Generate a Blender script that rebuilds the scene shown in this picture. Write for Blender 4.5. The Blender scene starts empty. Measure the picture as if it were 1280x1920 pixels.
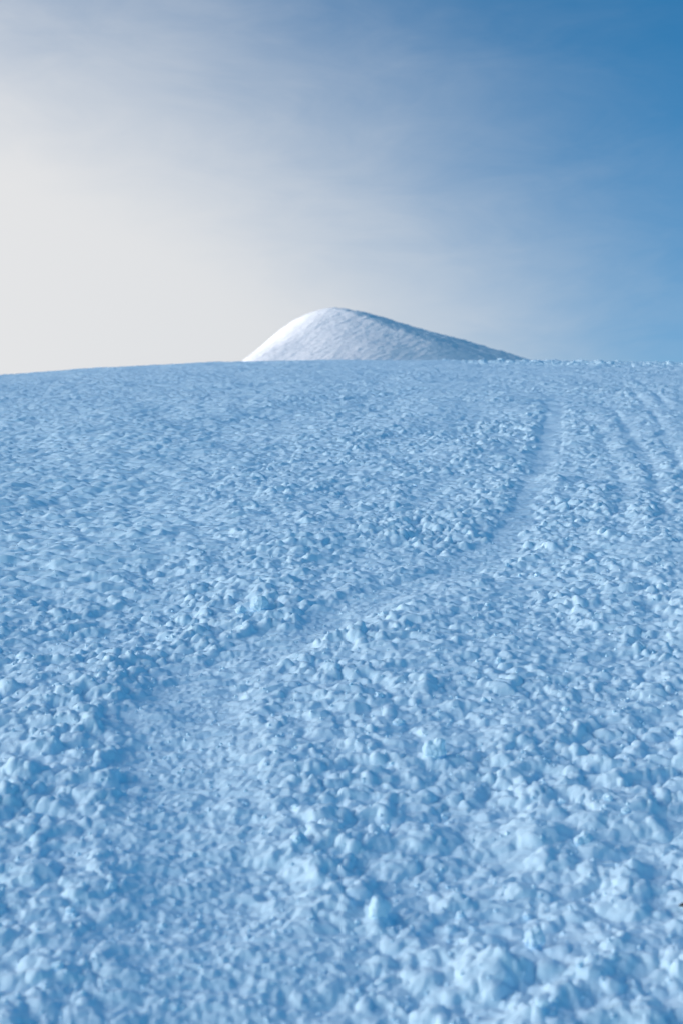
import bpy, math, random
import numpy as np

C = bpy.context.scene.collection
R = math.radians

# ---------------------------------------------------------------- camera, sky, sun, exposure
EYE = 1.55
PITCH = 6.9                       # camera looks up the slope
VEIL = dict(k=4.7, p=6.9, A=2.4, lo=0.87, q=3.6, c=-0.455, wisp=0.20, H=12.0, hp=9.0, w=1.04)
SUN_AZ, SUN_EL = 90.0, 6.0        # degrees left of the view direction (+Y), degrees above level

cam_d = bpy.data.cameras.new('camera')
cam = bpy.data.objects.new('camera', cam_d)
C.objects.link(cam)
cam.location = (0, 0, EYE)
cam.rotation_euler = (R(90 + PITCH), 0, 0)
cam_d.lens = 50
cam_d.sensor_width = 36
cam_d.clip_start = 0.05
cam_d.clip_end = 20000
cam_d.dof.use_dof = True
cam_d.dof.focus_distance = 8.0
cam_d.dof.aperture_fstop = 3.5
bpy.context.scene.camera = cam
cy = bpy.context.scene.cycles
cy.max_bounces = 16; cy.diffuse_bounces = 12       # light goes round and round in the hollows of snow

vs = bpy.context.scene.view_settings
vs.view_transform = 'Standard'
vs.look = 'None'
vs.gamma = 1
vs.exposure = 1.0
vs.use_curve_mapping = False

SUN = np.array([-math.sin(R(SUN_AZ)) * math.cos(R(SUN_EL)), math.cos(R(SUN_AZ)) * math.cos(R(SUN_EL)), math.sin(R(SUN_EL))])

world = bpy.data.worlds.new('World')
bpy.context.scene.world = world
world.use_nodes = True
nt = world.node_tree
nt.nodes.clear()
def N(t, **kw):
    n = nt.nodes.new(t)
    for k, v in kw.items():
        setattr(n, k, v)
    return n
def LK(a, b): nt.links.new(a, b)
def MATH(op, a, b=None, clamp=False):
    n = N('ShaderNodeMath', operation=op, use_clamp=clamp)
    for i, v in enumerate((a, b)):
        if v is None: continue
        if isinstance(v, (int, float)): n.inputs[i].default_value = v
        else: LK(v, n.inputs[i])
    return n.outputs[0]
def MIXC(f, a, b, blend='MIX'):
    n = N('ShaderNodeMix', data_type='RGBA', blend_type=blend)
    for i, v in ((0, f), (6, a), (7, b)):
        if isinstance(v, (int, float)): n.inputs[i].default_value = v
        elif isinstance(v, tuple): n.inputs[i].default_value = (*v, 1)
        else: LK(v, n.inputs[i])
    return n.outputs[2]
CLOUD_AZ, CLOUD_EL = 40.3, 10.3    # the bright bank of thin cloud lies a little this side of the sun
CLOUD = np.array([-math.sin(R(CLOUD_AZ)) * math.cos(R(CLOUD_EL)), math.cos(R(CLOUD_AZ)) * math.cos(R(CLOUD_EL)), math.sin(R(CLOUD_EL))])
def aniso_dot(k, to=CLOUD):
    """cosine of the angle to a direction, with heights counted k times"""
    m = N('ShaderNodeVectorMath', operation='MULTIPLY'); m.inputs[1].default_value = (1, 1, k)
    LK(dirv, m.inputs[0])
    n = N('ShaderNodeVectorMath', operation='NORMALIZE'); LK(m.outputs[0], n.inputs[0])
    s = to * np.array([1, 1, k]); s /= np.linalg.norm(s)
    d = N('ShaderNodeVectorMath', operation='DOT_PRODUCT'); LK(n.outputs[0], d.inputs[0]); d.inputs[1].default_value = tuple(s)
    return MATH('MAXIMUM', d.outputs['Value'], 0.0)

dirv = N('ShaderNodeTexCoord').outputs['Generated']
sep = N('ShaderNodeSeparateXYZ'); LK(dirv, sep.inputs[0])
sky = N('ShaderNodeTexSky', sky_type='NISHITA', sun_disc=False)
sky.sun_elevation = R(SUN_EL)
sky.sun_rotation = R(-SUN_AZ)
sky.altitude = 1500
sky.air_density = 1.0
sky.dust_density = 1.1
sky.ozone_density = 3.0
SKY_STRENGTH = 0.15
base = MIXC(1.0, sky.outputs[0], (0.32, 0.81, 0.90), 'MULTIPLY')
# thin high cloud lit by the low sun: a veil that thickens towards the sun and towards the horizon
stretch = N('ShaderNodeMapping'); stretch.inputs['Location'].default_value = (0.7, 2.3, 1.1); stretch.inputs['Scale'].default_value = (1.0, 1.0, 2.2); stretch.inputs['Rotation'].default_value = (0.0, R(-30), 0.0)
LK(dirv, stretch.inputs[0])
cir = N('ShaderNodeTexNoise'); cir.inputs['Scale'].default_value = 7.0; cir.inputs['Detail'].default_value = 8; cir.inputs['Roughness'].default_value = 0.58; cir.inputs['Distortion'].default_value = 0.5
LK(stretch.outputs[0], cir.inputs['Vector'])
wisp = MATH('SUBTRACT', cir.outputs['Fac'], 0.5)
# fine mares' tails drawn out across the upper sky
s2 = N('ShaderNodeMapping'); s2.inputs['Scale'].default_value = (1.0, 1.0, 3.2); s2.inputs['Rotation'].default_value = (R(12), R(-38), 0.0)
LK(dirv, s2.inputs[0])
c2 = N('ShaderNodeTexNoise'); c2.inputs['Scale'].default_value = 9.0; c2.inputs['Detail'].default_value = 9; c2.inputs['Roughness'].default_value = 0.62; c2.inputs['Distortion'].default_value = 1.2
LK(s2.outputs[0], c2.inputs['Vector'])
wisp = MATH('ADD', wisp, MATH('MULTIPLY', MATH('SUBTRACT', c2.outputs['Fac'], 0.5), 0.75))
glow = MATH('POWER', aniso_dot(VEIL['k']), VEIL['p'])
lowsky = MATH('POWER', MATH('SUBTRACT', 1.0, MATH('ABSOLUTE', sep.outputs['Z']), True), VEIL['q'])
veil = MATH('ADD', MATH('MULTIPLY', glow, VEIL['A']), MATH('MULTIPLY', lowsky, VEIL['lo']))
veil = MATH('ADD', veil, VEIL['c'])
veil = MATH('ADD', veil, MATH('MULTIPLY', wisp, VEIL['wisp']))
veil = MATH('MINIMUM', MATH('MAXIMUM', veil, 0.0), 1.0)
veil = MATH('MULTIPLY', MATH('MULTIPLY', veil, veil), MATH('SUBTRACT', 3.0, MATH('MULTIPLY', veil, 2.0)))
veil = MATH('MULTIPLY', veil, 0.98)
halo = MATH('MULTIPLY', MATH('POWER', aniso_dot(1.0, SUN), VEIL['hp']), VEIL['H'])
hv = N('ShaderNodeCombineColor'); av = N('ShaderNodeCombineColor')
near_sun = aniso_dot(1.0)                                           # cloud nearer the sun is lit more strongly and more warmly
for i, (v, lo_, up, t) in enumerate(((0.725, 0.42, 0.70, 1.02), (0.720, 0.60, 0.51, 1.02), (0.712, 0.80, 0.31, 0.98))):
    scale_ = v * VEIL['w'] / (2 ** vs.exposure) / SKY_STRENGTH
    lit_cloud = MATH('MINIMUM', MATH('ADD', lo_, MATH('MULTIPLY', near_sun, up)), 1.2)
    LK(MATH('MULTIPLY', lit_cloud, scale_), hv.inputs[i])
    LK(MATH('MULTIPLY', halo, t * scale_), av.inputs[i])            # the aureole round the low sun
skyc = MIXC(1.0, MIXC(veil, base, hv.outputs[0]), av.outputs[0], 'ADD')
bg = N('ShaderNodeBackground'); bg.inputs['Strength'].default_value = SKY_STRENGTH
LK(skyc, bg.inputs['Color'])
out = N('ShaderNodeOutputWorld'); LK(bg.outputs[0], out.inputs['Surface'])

sun_d = bpy.data.lights.new('sun', 'SUN')
sun_d.energy = 2.0
sun_d.angle = R(0.5)
sun_d.color = (1.0, 0.66, 0.52)
sun = bpy.data.objects.new('sun', sun_d)
C.objects.link(sun)
import mathutils
sun.rotation_euler = mathutils.Vector(SUN).to_track_quat('Z', 'Y').to_euler()
sun.location = (-60, 40, 60)

# ---------------------------------------------------------------- helpers: noise fields on numpy arrays
_tab = {}
def table(seed):
    if seed not in _tab:
        _tab[seed] = np.random.RandomState(seed).uniform(-1, 1, (256, 256)).astype(np.float32)
    return _tab[seed]
def vnoise(x, y, seed):
    T = table(seed)
    a = 0.37 + seed * 1.3
    ca, sa = math.cos(a), math.sin(a)
    x, y = ca * x - sa * y + seed * 7.31, sa * x + ca * y + seed * 3.17
    xi = np.floor(x); yi = np.floor(y)
    fx = x - xi; fy = y - yi
    xi = xi.astype(np.int32) & 255; yi = yi.astype(np.int32) & 255
    x1 = (xi + 1) & 255; y1 = (yi + 1) & 255
    fx = fx * fx * fx * (fx * (fx * 6 - 15) + 10); fy = fy * fy * fy * (fy * (fy * 6 - 15) + 10)
    return (T[xi, yi] * (1 - fx) + T[x1, yi] * fx) * (1 - fy) + (T[xi, y1] * (1 - fx) + T[x1, y1] * fx) * fy
def fbm(x, y, seed, octs=4, gain=0.5):
    s = 0; a = 1.0; f = 1.0
    for k in range(octs):
        s = s + a * vnoise(x * f, y * f, seed + k)
        a *= gain; f *= 2.03
    return s
def bumps(x, y, cell, seed, p=0.8, rmin=0.3, rmax=0.75, flat=0.8):
    """heights of half-sunk round lumps scattered one per cell"""
    rs = np.random.RandomState(seed)
    jx = rs.uniform(0.1, 0.9, (256, 256)).astype(np.float32); jy = rs.uniform(0.1, 0.9, (256, 256)).astype(np.float32)
    rr = (rmin + (rmax - rmin) * rs.uniform(0, 1, (256, 256)) ** 1.6).astype(np.float32)
    rr *= rs.uniform(0, 1, (256, 256)) < p
    hh = rs.uniform(0.6, 1.25, (256, 256)).astype(np.float32)
    u = x / cell + seed * 13.7; v = y / cell + seed * 5.3
    ui = np.floor(u); vi = np.floor(v)
    fu = u - ui; fv = v - vi
    ui = ui.astype(np.int32); vi = vi.astype(np.int32)
    best = np.zeros_like(x)
    for dx in (-1, 0, 1):
        for dy in (-1, 0, 1):
            a = (ui + dx) & 255; b = (vi + dy) & 255
            ddx = fu - dx - jx[a, b]; ddy = fv - dy - jy[a, b]
            r = rr[a, b]
            q = r * r - ddx * ddx - ddy * ddy
            h = np.maximum(q, 0) ** 0.56 / np.maximum(r, 1e-3) ** 0.12 * hh[a, b]
            best += (h * h) ** 2
    return np.sqrt(np.sqrt(best)) * (cell * flat)
def billow(x, y, seed, octs=4, gain=0.5):
    """rounded heads with sharp creases between, like a cauliflower"""
    s = 0; a = 1.0; f = 1.0
    for k in range(octs):
        s = s + a * np.sqrt(np.abs(vnoise(x * f, y * f, seed + k)) + 0.01)
        a *= gain; f *= 2.07
    return s
def sstep(a, b, v):
    t = np.clip((v - a) / (b - a), 0, 1)
    return t * t * (3 - 2 * t)

# ---------------------------------------------------------------- the slope
S0, CV = 0.28, 4.0e-4
def base_height(x, y):
    yy = np.maximum(y, -40.0)
    z = S0 * yy - CV * yy * yy
    # past the brow the ground eases over and runs out flat far below
    far = 80.0
    zf = S0 * far - CV * far * far
    g = S0 - 2 * CV * far
    z = np.where(y > far, zf + g * 40 * (1 - np.exp(-(np.maximum(y, far) - far) / 40.0)), z)
    z = np.where(y < -40, z + 0.36 * (-40 - y) * -0.6, z)
    xl = np.minimum(x, 0); xr = np.maximum(x, 0)
    z = z - 0.0036 * xl * xl / (1 + 0.006 * np.abs(xl)) - 0.0009 * xr * xr / (1 + 0.01 * xr)
    return z


# the footpath: metres (x, y, half width)
TRAIL = [(3.6,24.0,.13),(3.15,20.6,.13),(2.70,17.97,.13),(2.19,15.06,.12),(1.69,12.19,.11),(1.40,10.55,.11),(1.14,9.31,.12),(0.91,8.51,.14),(0.62,7.85,.16),(0.27,7.22,.15),
         (0.03,6.80,.15),(-0.19,6.38,.16),(-0.38,6.05,.18),(-0.53,5.68,.19),(-0.58,5.25,.18),(-0.55,4.83,.18),(-0.49,4.47,.19),(-0.41,4.09,.19),(-0.36,3.76,.19),(-0.31,3.44,.19),(-0.27,3.12,.19),(-0.2,1.5,.2),(0.0,-3.0,.2)]
# old ski grooves on the right: polylines
GROOVES = [[(5.1,24.3),(3.9,17.0),(3.04,12.63)],[(4.05,21.22),(2.9,13.2),(2.2,9.55)],[(2.60,17.9),(2.10,14.6),(1.66,12.0)],[(2.80,17.9),(2.28,14.6),(1.80,12.0)],
           [(6.4,30.0),(4.9,21.0)],[(2.9,15.6),(2.3,11.6),(1.78,8.9)]]
def poly_dist(x, y, pts):
    """distance to a polyline and the half width of its nearest point"""
    best = np.full_like(x, 1e9); wid = np.zeros_like(x)
    for a, b in zip(pts[:-1], pts[1:]):
        ex, ey = b[0] - a[0], b[1] - a[1]
        t = np.clip(((x - a[0]) * ex + (y - a[1]) * ey) / (ex * ex + ey * ey), 0, 1)
        d = np.hypot(x - a[0] - t * ex, y - a[1] - t * ey)
        if len(a) > 2:
            wid = np.where(d < best, a[2] + t * (b[2] - a[2]), wid)
        best = np.minimum(best, d)
    return best, wid

def slope_fields(x, y):
    """large relief (vertical) and small relief (along the normal) of the churned snow"""
    near = np.abs(y) + np.abs(x)
    # how churned the snow is: wind-smoothed on the upper left, broken up elsewhere
    xb = np.interp(y, [-5, 4.6, 5.4, 6.04, 6.5, 8.2, 11.8, 23.9, 39.6, 60], [-60, -6, -2.2, -1.44, -1.41, -1.2, -0.94, -0.73, 0.9, 1.5]).astype(np.float32)
    d = (x - xb) / (0.25 + 0.055 * np.maximum(y, 0)) + 0.7 * fbm(x * 0.9, y * 0.45, 3, 3)
    churn = sstep(-1.0, 0.9, d)
    patch = fbm(x * 0.8, y * 0.5, 11, 3)
    rough = 0.12 + 0.88 * churn
    rough = rough * (1 + 0.30 * patch * (0.4 + 0.6 * churn))
    rough = rough * (1 - 0.50 * sstep(33, 50, y) * (1 - 0.9 * sstep(1, 6, x)))
    dist, wid = poly_dist(x, y, TRAIL)
    wob = dist + 0.045 * fbm(x * 5, y * 5, 21, 3) + 0.04 * vnoise(x * 15, y * 15, 25)
    w = np.maximum(wid, 0.05) * 0.92
    path = (1 - sstep(0.60 * w, 1.75 * w, wob)) * sstep(27, 20, y)
    path = path * (1 - 0.15 * sstep(4.6, 3.0, y))
    berm = np.exp(-((wob - 1.45 * w) / (0.38 * w)) ** 2) * sstep(26, 18, y)
    # warp so no lump is a true circle
    wx = x + 0.012 * fbm(x * 14, y * 14, 31, 2) + 0.005 * vnoise(x * 37, y * 37, 33)
    wy = y + 0.012 * fbm(x * 14, y * 14, 41, 2) + 0.005 * vnoise(x * 37, y * 37, 43)
    b1 = bumps(wx, wy, 0.190, 51, 0.55, 0.24, 0.60, 0.50)
    b2 = bumps(wx, wy, 0.076, 52, 0.72, 0.24, 0.68, 0.75)
    b3 = bumps(wx, wy, 0.044, 53, 0.80, 0.26, 0.70, 0.85)
    b4 = bumps(wx, wy, 0.026, 54, 0.85, 0.28, 0.75, 0.85)
    b5 = bumps(x + 0.004 * vnoise(x * 80, y * 80, 61), y, 0.017, 55, 0.85, 0.3, 0.75, 0.8)
    clump = sstep(-0.55, 0.75, fbm(x * 4.5, y * 3.5, 71, 3))
    und = 0.035 * fbm(x * 0.7, y * 0.5, 81, 2) + 0.011 * fbm(x * 3.6, y * 2.8, 85, 2)
    brink = sstep(38, 48, y) * sstep(75, 62, y) * sstep(2.0, 6.0, x)             # lumps along the right of the brow
    big = sstep(6.5, 3.6, y) * (0.5 + 0.5 * sstep(-0.4, 0.3, x))
    b0 = bumps(wx, wy, 0.150, 50, 0.7, 0.25, 0.66, 0.62)
    bl = fbm(wx * 11.0, wy * 14.0, 141, 4, 0.50)
    bm = billow(wx * 10.0, wy * 12.0, 151, 3, 0.45) - 1.0
    lump = 0.10 * b1 + big * 0.50 * b0 + 0.52 * np.maximum(0.95 * b2 * (0.25 + 0.85 * clump), 0.85 * b3 * (0.35 + 0.75 * clump)) + (0.014 * bl + 0.013 * bm) * (0.50 + 0.65 * clump)
    lump = lump + brink * (0.9 * bumps(x, y, 0.45, 57, 0.35, 0.15, 0.45, 0.6) + 0.8 * bumps(x, y, 0.21, 58, 0.45, 0.2, 0.5, 0.8))
    keep = 1 - 0.95 * path
    # sastrugi: low ripples drawn out across the slope
    rip = np.abs(fbm(x * 5.5 + 1.0 * y, y * 13.0, 91, 3)) * 0.020 + 0.010 * fbm(x * 11, y * 26, 95, 2)
    h = und + lump * rough * keep + rip * (1 - 0.75 * churn) * (1 - path) * 1.3
    h = h - (0.012 - 0.007 * sstep(6, 10, y)) * path
    h = h + path * (0.008 * fbm(x * 9, y * 26, 101, 3) + 0.005 * fbm(x * 5, y * 7, 104, 2))
    for k, g in enumerate(GROOVES):
        gd, _ = poly_dist(x, y, g)
        gd = gd + 0.03 * fbm(x * 4, y * 4, 111 + k, 2)
        m = np.exp(-(gd / 0.060) ** 2)
        e = np.exp(-((gd - 0.17) / 0.07) ** 2)
        h = h * (1 - 0.35 * m) - 0.010 * m + 0.004 * e
    bil = billow(wx * 22.0, wy * 22.0, 131, 4, 0.52) - 0.6
    small = (0.25 * b3 + 0.18 * b4 * (0.4 + 0.8 * clump) + 0.08 * b5 + 0.007 * bil * (0.45 + 0.75 * clump)) * (0.10 + 0.90 * np.minimum(rough, 1.2)) * (1 - 0.94 * path)
    fade5 = 1 - sstep(12, 30, near)
    small = small + (0.0030 * fbm(x * 55, y * 70, 121, 2) * (0.6 + 0.8 * path)) * fade5
    brow = 1 - sstep(90, 160, near)
    return h * brow, small * brow

def slope_grid():
    rr = [0.7]
    while rr[-1] < 3000:
        r = rr[-1]
        if r < 2.2: dr = 0.05 - 0.044 * (r - 0.7) / 1.5
        elif r < 62: dr = min(max(r * r * 0.00046, 0.0060), 0.0011 * r + 0.0055)
        else: dr = max(0.09, (r - 61) * 0.08)
        rr.append(r + dr)
    rr = np.array(rr)
    a = list(np.arange(0, 15.0, 0.062)); st = 0.062
    while a[-1] + st < 180:
        st = min(st * 1.05, 4.0); a.append(a[-1] + st)
    a = np.array(a[:-1])
    a = np.concatenate([-a[:0:-1], a])
    return rr, np.radians(a)

rr, aa = slope_grid()
nr, na = len(rr), len(aa)
GX = (rr[:, None] * np.sin(aa)[None]).astype(np.float32)
GY = (rr[:, None] * np.cos(aa)[None]).astype(np.float32)
gh, gs = slope_fields(GX, GY)
GZ = base_height(GX, GY) + gh
P = np.stack([GX, GY, GZ], -1).astype(np.float32)
def grid_normals(P):
    du = np.empty_like(P); dv = np.empty_like(P)
    du[1:-1] = P[2:] - P[:-2]; du[0] = P[1] - P[0]; du[-1] = P[-1] - P[-2]
    dv[:, 1:-1] = P[:, 2:] - P[:, :-2]; dv[:, 0] = P[:, 1] - P[:, 0]; dv[:, -1] = P[:, -1] - P[:, -2]
    n = np.cross(dv, du)
    n /= np.linalg.norm(n, axis=-1, keepdims=True) + 1e-12
    return n
GN = grid_normals(P)
GN[GN[..., 2] < 0] *= -1
GN[..., 2] += 0.7                                                  # lean the growth upwards so steep sides do not fold into each other
GN /= np.linalg.norm(GN, axis=-1, keepdims=True)
P = P + GN * gs[..., None]

def mesh_from_grid(name, P, wrap=False, centre=None):
    nr, na = P.shape[:2]
    idx = np.arange(nr * na).reshape(nr, na)
    if wrap:
        nx = np.concatenate([idx, idx[:, :1]], 1)
    else:
        nx = idx
    q = np.stack([nx[:-1, :-1], nx[:-1, 1:], nx[1:, 1:], nx[1:, :-1]], -1).reshape(-1, 4)
    verts = P.reshape(-1, 3)
    loops = q.reshape(-1)
    sizes = np.full(len(q), 4)
    if centre is not None:
        verts = np.concatenate([verts, np.array([centre], np.float32)])
        c = len(verts) - 1
        t = np.stack([np.full(na, c), nx[0, 1:], nx[0, :-1]], -1)
        loops = np.concatenate([loops, t.reshape(-1)]); sizes = np.concatenate([sizes, np.full(len(t), 3)])
    me = bpy.data.meshes.new(name)
    me.vertices.add(len(verts)); me.vertices.foreach_set('co', verts.astype(np.float32).reshape(-1))
    me.loops.add(len(loops)); me.loops.foreach_set('vertex_index', loops.astype(np.int32))
    me.polygons.add(len(sizes))
    me.polygons.foreach_set('loop_start', np.concatenate([[0], np.cumsum(sizes)[:-1]]).astype(np.int32))
    me.polygons.foreach_set('use_smooth', np.ones(len(sizes), bool))
    me.update(calc_edges=True)
    return me

# ---------------------------------------------------------------- materials
def snow_material(name, grain, colour=(0.72, 0.866, 0.96), soft=0.0, depth=None):
    m = bpy.data.materials.new(name); m.use_nodes = True
    t = m.node_tree; b = t.nodes['Principled BSDF']
    b.inputs['Base Color'].default_value = (*colour, 1)
    b.inputs['Roughness'].default_value = 0.7
    if soft:                                                        # light seeps a centimetre or two into loose snow
        b.inputs['Subsurface Weight'].default_value = 1.0
        b.inputs['Subsurface Radius'].default_value = (0.7, 0.9, 1.0)
        b.inputs['Subsurface Scale'].default_value = soft
    b.inputs['Specular IOR Level'].default_value = 0.25
    tc = t.nodes.new('ShaderNodeTexCoord')
    n1 = t.nodes.new('ShaderNodeTexNoise'); n1.inputs['Scale'].default_value = grain; n1.inputs['Detail'].default_value = 4; n1.inputs['Roughness'].default_value = 0.65
    t.links.new(tc.outputs['Object'], n1.inputs['Vector'])
    bp = t.nodes.new('ShaderNodeBump'); bp.inputs['Strength'].default_value = 0.5; bp.inputs['Distance'].default_value = depth or 0.35 / grain
    t.links.new(n1.outputs['Fac'], bp.inputs['Height']); t.links.new(bp.outputs[0], b.inputs['Normal'])
    return m
SNOW = snow_material('snow', 130.0, soft=0.0)
CLOD = snow_material('clod_snow', 5.0, depth=0.0007)
CRUST = snow_material('wind_crusted_snow', 3.0, (0.70, 0.76, 0.81))

slope_me = mesh_from_grid('snow_slope', P, True, (0, 0, float(base_height(np.zeros(1), np.zeros(1))[0])))
slope_me.materials.append(SNOW)
slope = bpy.data.objects.new('snow_slope', slope_me)
C.objects.link(slope)
slope['kind'] = 'structure'

# ---------------------------------------------------------------- the summit dome behind the brow
PD = 180.0
PX = PD / 2667.0                  # metres per photograph pixel at that distance
def smin(a, b, k):
    h = np.clip(0.5 + 0.5 * (b - a) / k, 0, 1)
    return b + (a - b) * h - k * h * (1 - h)
def rflank(x, y):
    return -0.30 * (x - 5.4) + 0.328 * y - 0.75 + 0.16 * fbm(x * 0.25, y * 0.25, 205, 2)
def peak_height(x, y):
    """height about the summit point: a bright left flank, a steep left shoulder, a shaded right flank behind a sharp rib, the back"""
    wl = 0.22 * fbm(x * 0.10, y * 0.10, 201, 2)
    L = 0.21 * x + 0.56 * y + 0.95 - 0.012 * np.maximum(x + 3, 0) ** 2 + wl
    LL = 1.15 * x + 0.16 * y + 5.9 + wl
    B = -0.20 * x - 0.50 * y + 0.95
    h = smin(L, LL, 6.5)
    h = smin(h, B, 3.4)
    h = smin(h, rflank(x, y), 0.4)
    return h
px_ = np.linspace(-42, 60, 520); py_ = np.concatenate([np.linspace(-34, 6, 330), np.linspace(6.6, 60, 60)])
QX, QY = np.meshgrid(px_, py_)
QX = QX.astype(np.float32); QY = QY.astype(np.float32)
QZ = peak_height(QX, QY)
lit = sstep(-0.2, 0.5, rflank(QX, QY) - QZ)
# wind grooves slanting over the lit flank, broken lumps on the shaded one
QZ = QZ + lit * (0.034 * fbm((QX - 0.9 * QY) * 1.6, (QX + QY) * 0.35, 211, 4, 0.7) + 0.020 * fbm(QX * 3.2, QY * 3.2, 214, 3))
QZ = QZ + (1 - lit) * (0.12 * fbm(QX * 1.3, QY * 1.3, 221, 4, 0.6) + 0.14 * bumps(QX, QY, 1.1, 223, 0.5, 0.2, 0.6, 0.8))
PK = np.stack([QX, QY, np.maximum(QZ, -40)], -1)
pk_me = mesh_from_grid('hill', PK)
pk_me.materials.append(CRUST)
hill = bpy.data.objects.new('hill', pk_me)
C.objects.link(hill)
SUMMIT_TAN = math.tan(R(PITCH) + math.atan((960 - 580) / 2667.0))
hill.location = (-20 * PX, PD, EYE + PD * SUMMIT_TAN - 0.05)
hill['kind'] = 'structure'

# ---------------------------------------------------------------- an unseen side ridge, added on the left to shade the slope
ru = np.linspace(-1, 1, 160); rv = np.linspace(-1, 1, 70)
RU, RV = np.meshgrid(ru, rv)
RX = RU * 210; RY = RV * 130
RH = 101 * np.exp(-(np.abs(RU) / 0.72) ** 4) * np.exp(-(np.abs(RV) / 0.42) ** 2)
RH = RH * (1 + 0.05 * fbm(RX * 0.02, RY * 0.02, 231, 4)) + 0.8 * fbm(RX * 0.08, RY * 0.08, 235, 3) - 30
rg_me = mesh_from_grid('hill', np.stack([RX, RY, RH], -1))
rg_me.materials.append(CRUST)
shade_ridge = bpy.data.objects.new('hill', rg_me)  # added out of view to block the low sun
C.objects.link(shade_ridge)
RD = 400.0
along = (math.cos(R(SUN_AZ)), math.sin(R(SUN_AZ)))                # lies square to the sun's direction
shade_ridge.location = (-RD * math.sin(R(SUN_AZ)) + 25 * along[0], RD * math.cos(R(SUN_AZ)) + 25 * along[1], 0)
shade_ridge.rotation_euler = (0, 0, R(SUN_AZ))
shade_ridge['kind'] = 'structure'

# ---------------------------------------------------------------- loose clods, crumbs, a twig
def ground(x, y):
    """the nearest point of the built slope"""
    r = math.hypot(x, y); a = math.atan2(x, y)
    i = int(np.clip(np.searchsorted(rr, r), 1, nr - 2)); j = int(np.clip(np.searchsorted(aa, a), 1, na - 2))
    return P[i, j]

def ico(sub):
    import bmesh
    bm = bmesh.new(); bmesh.ops.create_icosphere(bm, subdivisions=sub, radius=1.0)
    v = np.array([q.co[:] for q in bm.verts]); f = [[q.index for q in p.verts] for p in bm.faces]
    bm.free()
    return v, f
ICO4 = ico(5); ICO1 = ico(1)

def clod_mesh(seed, lobes=9, spread=0.55, tall=1.0):
    """a lump grown from overlapping balls of snow, cauliflower fashion"""
    rs = np.random.RandomState(seed)
    v, f = ICO4
    rad = np.full(len(v), 0.50)
    for k in range(lobes * 3):
        c = rs.normal(0, 1, 3); c = c / np.linalg.norm(c) * spread * rs.uniform(0.55, 1.0); c[2] = abs(c[2]) * tall if rs.rand() < 0.7 else c[2]
        q = rs.uniform(0.15, 0.40)
        b = v @ c; disc = b * b - (c @ c - q * q)
        rad = np.maximum(rad, np.where(disc > 0, b + np.sqrt(np.maximum(disc, 0)), 0))
    for it in range(2):                                             # soften the creases between balls
        acc = np.zeros(len(v)); cnt = np.zeros(len(v))
        for p in f:
            m = (rad[p[0]] + rad[p[1]] + rad[p[2]]) / 3
            for i in p: acc[i] += m; cnt[i] += 1
        rad = 0.5 * rad + 0.5 * acc / cnt
    n = (fbm(v[:, 0] * 3.0 + 9, v[:, 1] * 3.0, 301 + seed % 7, 3) + fbm(v[:, 1] * 3.0, v[:, 2] * 3.0 + 4, 311 + seed % 7, 3) + fbm(v[:, 2] * 3.0, v[:, 0] * 3.0, 321 + seed % 7, 3)) / 3
    rad = rad * (1 + 0.16 * n)
    me = bpy.data.meshes.new('snow_clod')
    me.from_pydata((v * rad[:, None]).tolist(), [], f)
    me.polygons.foreach_set('use_smooth', np.ones(len(f), bool))
    me.materials.append(CLOD)
    return me

def put(name, me, x, y, size, label, cat, group=None, sink=0.35, rot=(0, 0, 0), stretch=(1, 1, 1)):
    o = bpy.data.objects.new(name, me); C.objects.link(o)
    g = ground(x, y)
    o.location = (float(g[0]), float(g[1]), float(g[2]) + size * stretch[2] * (1 - 2 * sink) * 0.6)
    o.rotation_euler = rot; o.scale = (size * stretch[0], size * stretch[1], size * stretch[2])
    o['label'] = label; o['category'] = cat
    if group: o['group'] = group
    return o

put('snowball', clod_mesh(5, 2, 0.16), -0.40, 6.84, 0.088, 'round smooth snowball sitting on the uphill edge of the footpath', 'snowball', sink=0.15, rot=(0.2, 0.1, 0.5))
put('snow_clod', clod_mesh(11, 7), -0.482, 6.80, 0.036, 'small rough snow clod just left of the round snowball by the footpath', 'snow clod', sink=0.25)
put('snow_clod', clod_mesh(13, 12, 0.55, 1.2), 0.290, 4.60, 0.050, 'tall knobbly snow clod standing up right of the footpath, in the middle of the slope', 'snow clod', sink=0.30, stretch=(1, 1, 1.15))
put('snow_clod', clod_mesh(17, 9), 0.440, 3.36, 0.036, 'bright pale snow clod near the viewer at lower right, left of the dark twig', 'snow clod', sink=0.28, stretch=(0.9, 1, 1.1))
put('snow_clod', clod_mesh(19, 10, 0.5, 1.2), 0.085, 3.50, 0.042, 'pointed peak-shaped snow clod nearest the viewer, right of the bottom of the footpath', 'snow clod', sink=0.38, stretch=(0.95, 0.9, 1.25))
put('snow_clod', clod_mesh(23, 8), 0.660, 3.95, 0.034, 'rounded snow clod on the right, uphill of the dark twig', 'snow clod', sink=0.33)

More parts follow.
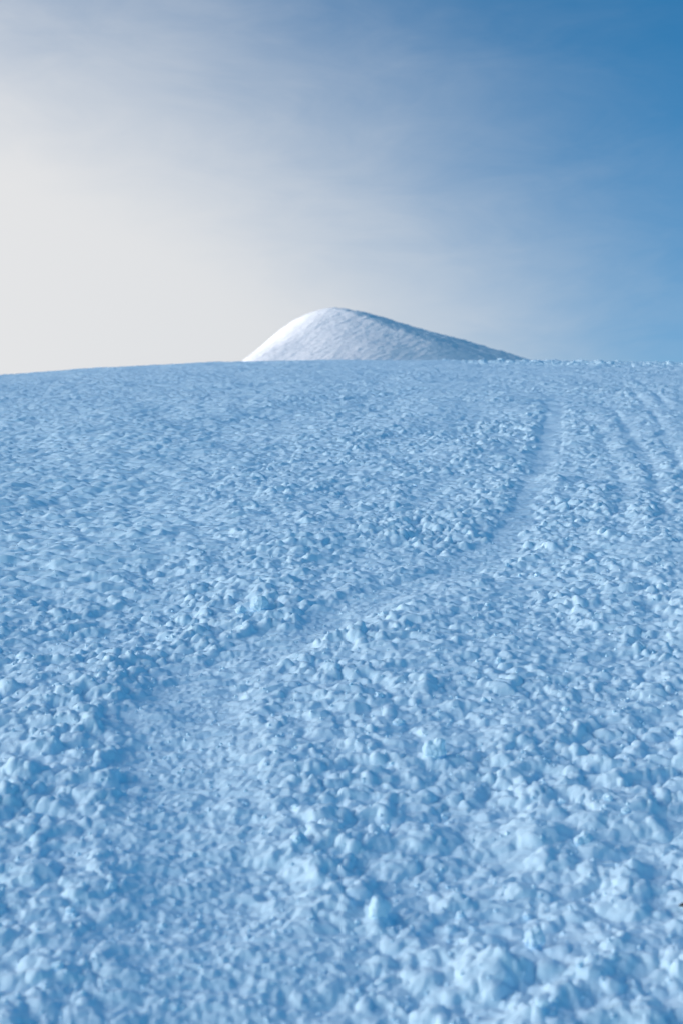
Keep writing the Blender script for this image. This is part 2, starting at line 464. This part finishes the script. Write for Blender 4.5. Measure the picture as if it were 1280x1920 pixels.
kinds = [clod_mesh(31 + k, 7 + k % 4) for k in range(8)]
rs = np.random.RandomState(77)
n = 0
CL = 'small white clod of broken snow lying loose on the churned slope'
while n < 90:
    r = 2.9 + 14 * rs.rand() ** 1.7; a = R(rs.uniform(-14.5, 14.5))
    x, y = r * math.sin(a), r * math.cos(a)
    d, w = poly_dist(np.array([x]), np.array([y]), TRAIL)
    if d[0] < w[0] * 1.15 or (x < -0.7 and y > 6.5 and rs.rand() < 0.8): continue
    if min(math.hypot(x - u, y - v) for u, v in ((-0.385, 6.78), (0.29, 4.6), (0.44, 3.36), (0.085, 3.5), (0.66, 3.95))) < 0.14: continue
    put('snow_clod', kinds[n % 8], x, y, rs.uniform(0.009, 0.022), CL, 'snow clod', 'loose snow clods scattered over the slope', sink=rs.uniform(0.2, 0.42),
        rot=(rs.uniform(-.5, .5), rs.uniform(-.5, .5), rs.uniform(0, 6.28)), stretch=(rs.uniform(.8, 1.2), rs.uniform(.8, 1.2), rs.uniform(.8, 1.2)))
    n += 1

# crumbs: far too many and too small to count
v1, f1 = ICO1; f1 = np.array(f1)
NC = 3500
cv = []; 
for k in range(NC):
    r = 2.8 + 9 * rs.rand() ** 1.5; a = R(rs.uniform(-15, 15))
    g = ground(r * math.sin(a), r * math.cos(a)); q = rs.uniform(0.002, 0.0065)
    cv.append(v1 * q * (1 + 0.25 * rs.uniform(-1, 1, (len(v1), 1))) + g + np.array([0, 0, q * 0.35]))
cv = np.concatenate(cv); cf = (f1[None] + (np.arange(NC) * len(v1))[:, None, None]).reshape(-1, 3)
me = bpy.data.meshes.new('snow_crumbs')
me.vertices.add(len(cv)); me.vertices.foreach_set('co', cv.astype(np.float32).reshape(-1))
me.loops.add(cf.size); me.loops.foreach_set('vertex_index', cf.reshape(-1).astype(np.int32))
me.polygons.add(len(cf)); me.polygons.foreach_set('loop_start', (np.arange(len(cf)) * 3).astype(np.int32))
me.polygons.foreach_set('use_smooth', np.ones(len(cf), bool)); me.update(calc_edges=True)
me.materials.append(SNOW)
crumbs = bpy.data.objects.new('snow_crumbs', me); C.objects.link(crumbs); crumbs['kind'] = 'stuff'

# the dark twig whose tip shows at the right
bark = bpy.data.materials.new('dark_bark'); bark.use_nodes = True
bt = bark.node_tree; bb = bt.nodes['Principled BSDF']; bb.inputs['Roughness'].default_value = 0.8
bn = bt.nodes.new('ShaderNodeTexNoise'); bn.inputs['Scale'].default_value = 90; bn.inputs['Detail'].default_value = 5
br = bt.nodes.new('ShaderNodeValToRGB'); br.color_ramp.elements[0].color = (0.010, 0.009, 0.010, 1); br.color_ramp.elements[1].color = (0.045, 0.034, 0.028, 1)
bt.links.new(bn.outputs['Fac'], br.inputs[0]); bt.links.new(br.outputs[0], bb.inputs['Base Color'])
def tube(pts, rads, sides=8):
    vs_, fs_ = [], []
    pts = [mathutils.Vector(p) for p in pts]
    for i, p in enumerate(pts):
        t = (pts[min(i + 1, len(pts) - 1)] - pts[max(i - 1, 0)]).normalized()
        u = t.orthogonal().normalized(); w = t.cross(u)
        for k in range(sides):
            an = 2 * math.pi * k / sides
            vs_.append(p + (u * math.cos(an) + w * math.sin(an)) * rads[i] * (1 + 0.12 * math.sin(5 * an + i)))
    for i in range(len(pts) - 1):
        for k in range(sides):
            fs_.append((i * sides + k, i * sides + (k + 1) % sides, (i + 1) * sides + (k + 1) % sides, (i + 1) * sides + k))
    fs_.append(tuple(range(sides))[::-1]); fs_.append(tuple((len(pts) - 1) * sides + k for k in range(sides)))
    me = bpy.data.meshes.new('twig'); me.from_pydata([tuple(q) for q in vs_], [], fs_)
    me.polygons.foreach_set('use_smooth', np.ones(len(fs_), bool)); me.materials.append(bark)
    return me
tw = ground(0.835, 3.53)
twig = bpy.data.objects.new('twig', tube([(-0.020, 0, 0.004), (-0.004, 0.004, 0.008), (0.025, 0.006, 0.010), (0.07, 0.0, 0.016), (0.12, 0.012, 0.020), (0.17, 0.010, 0.012)], [0.0030, 0.0052, 0.0058, 0.0062, 0.0066, 0.0070]))
C.objects.link(twig); twig.location = (float(tw[0]), float(tw[1]), float(tw[2]) + 0.012)
twig['label'] = 'dark twig whose tip pokes out of the snow at the right edge of the photo'; twig['category'] = 'twig'
stub = bpy.data.objects.new('side_shoot', tube([(0.045, 0.002, 0.012), (0.062, -0.012, 0.028), (0.074, -0.018, 0.045)], [0.0030, 0.0024, 0.0015], 6))
C.objects.link(stub); stub.parent = twig
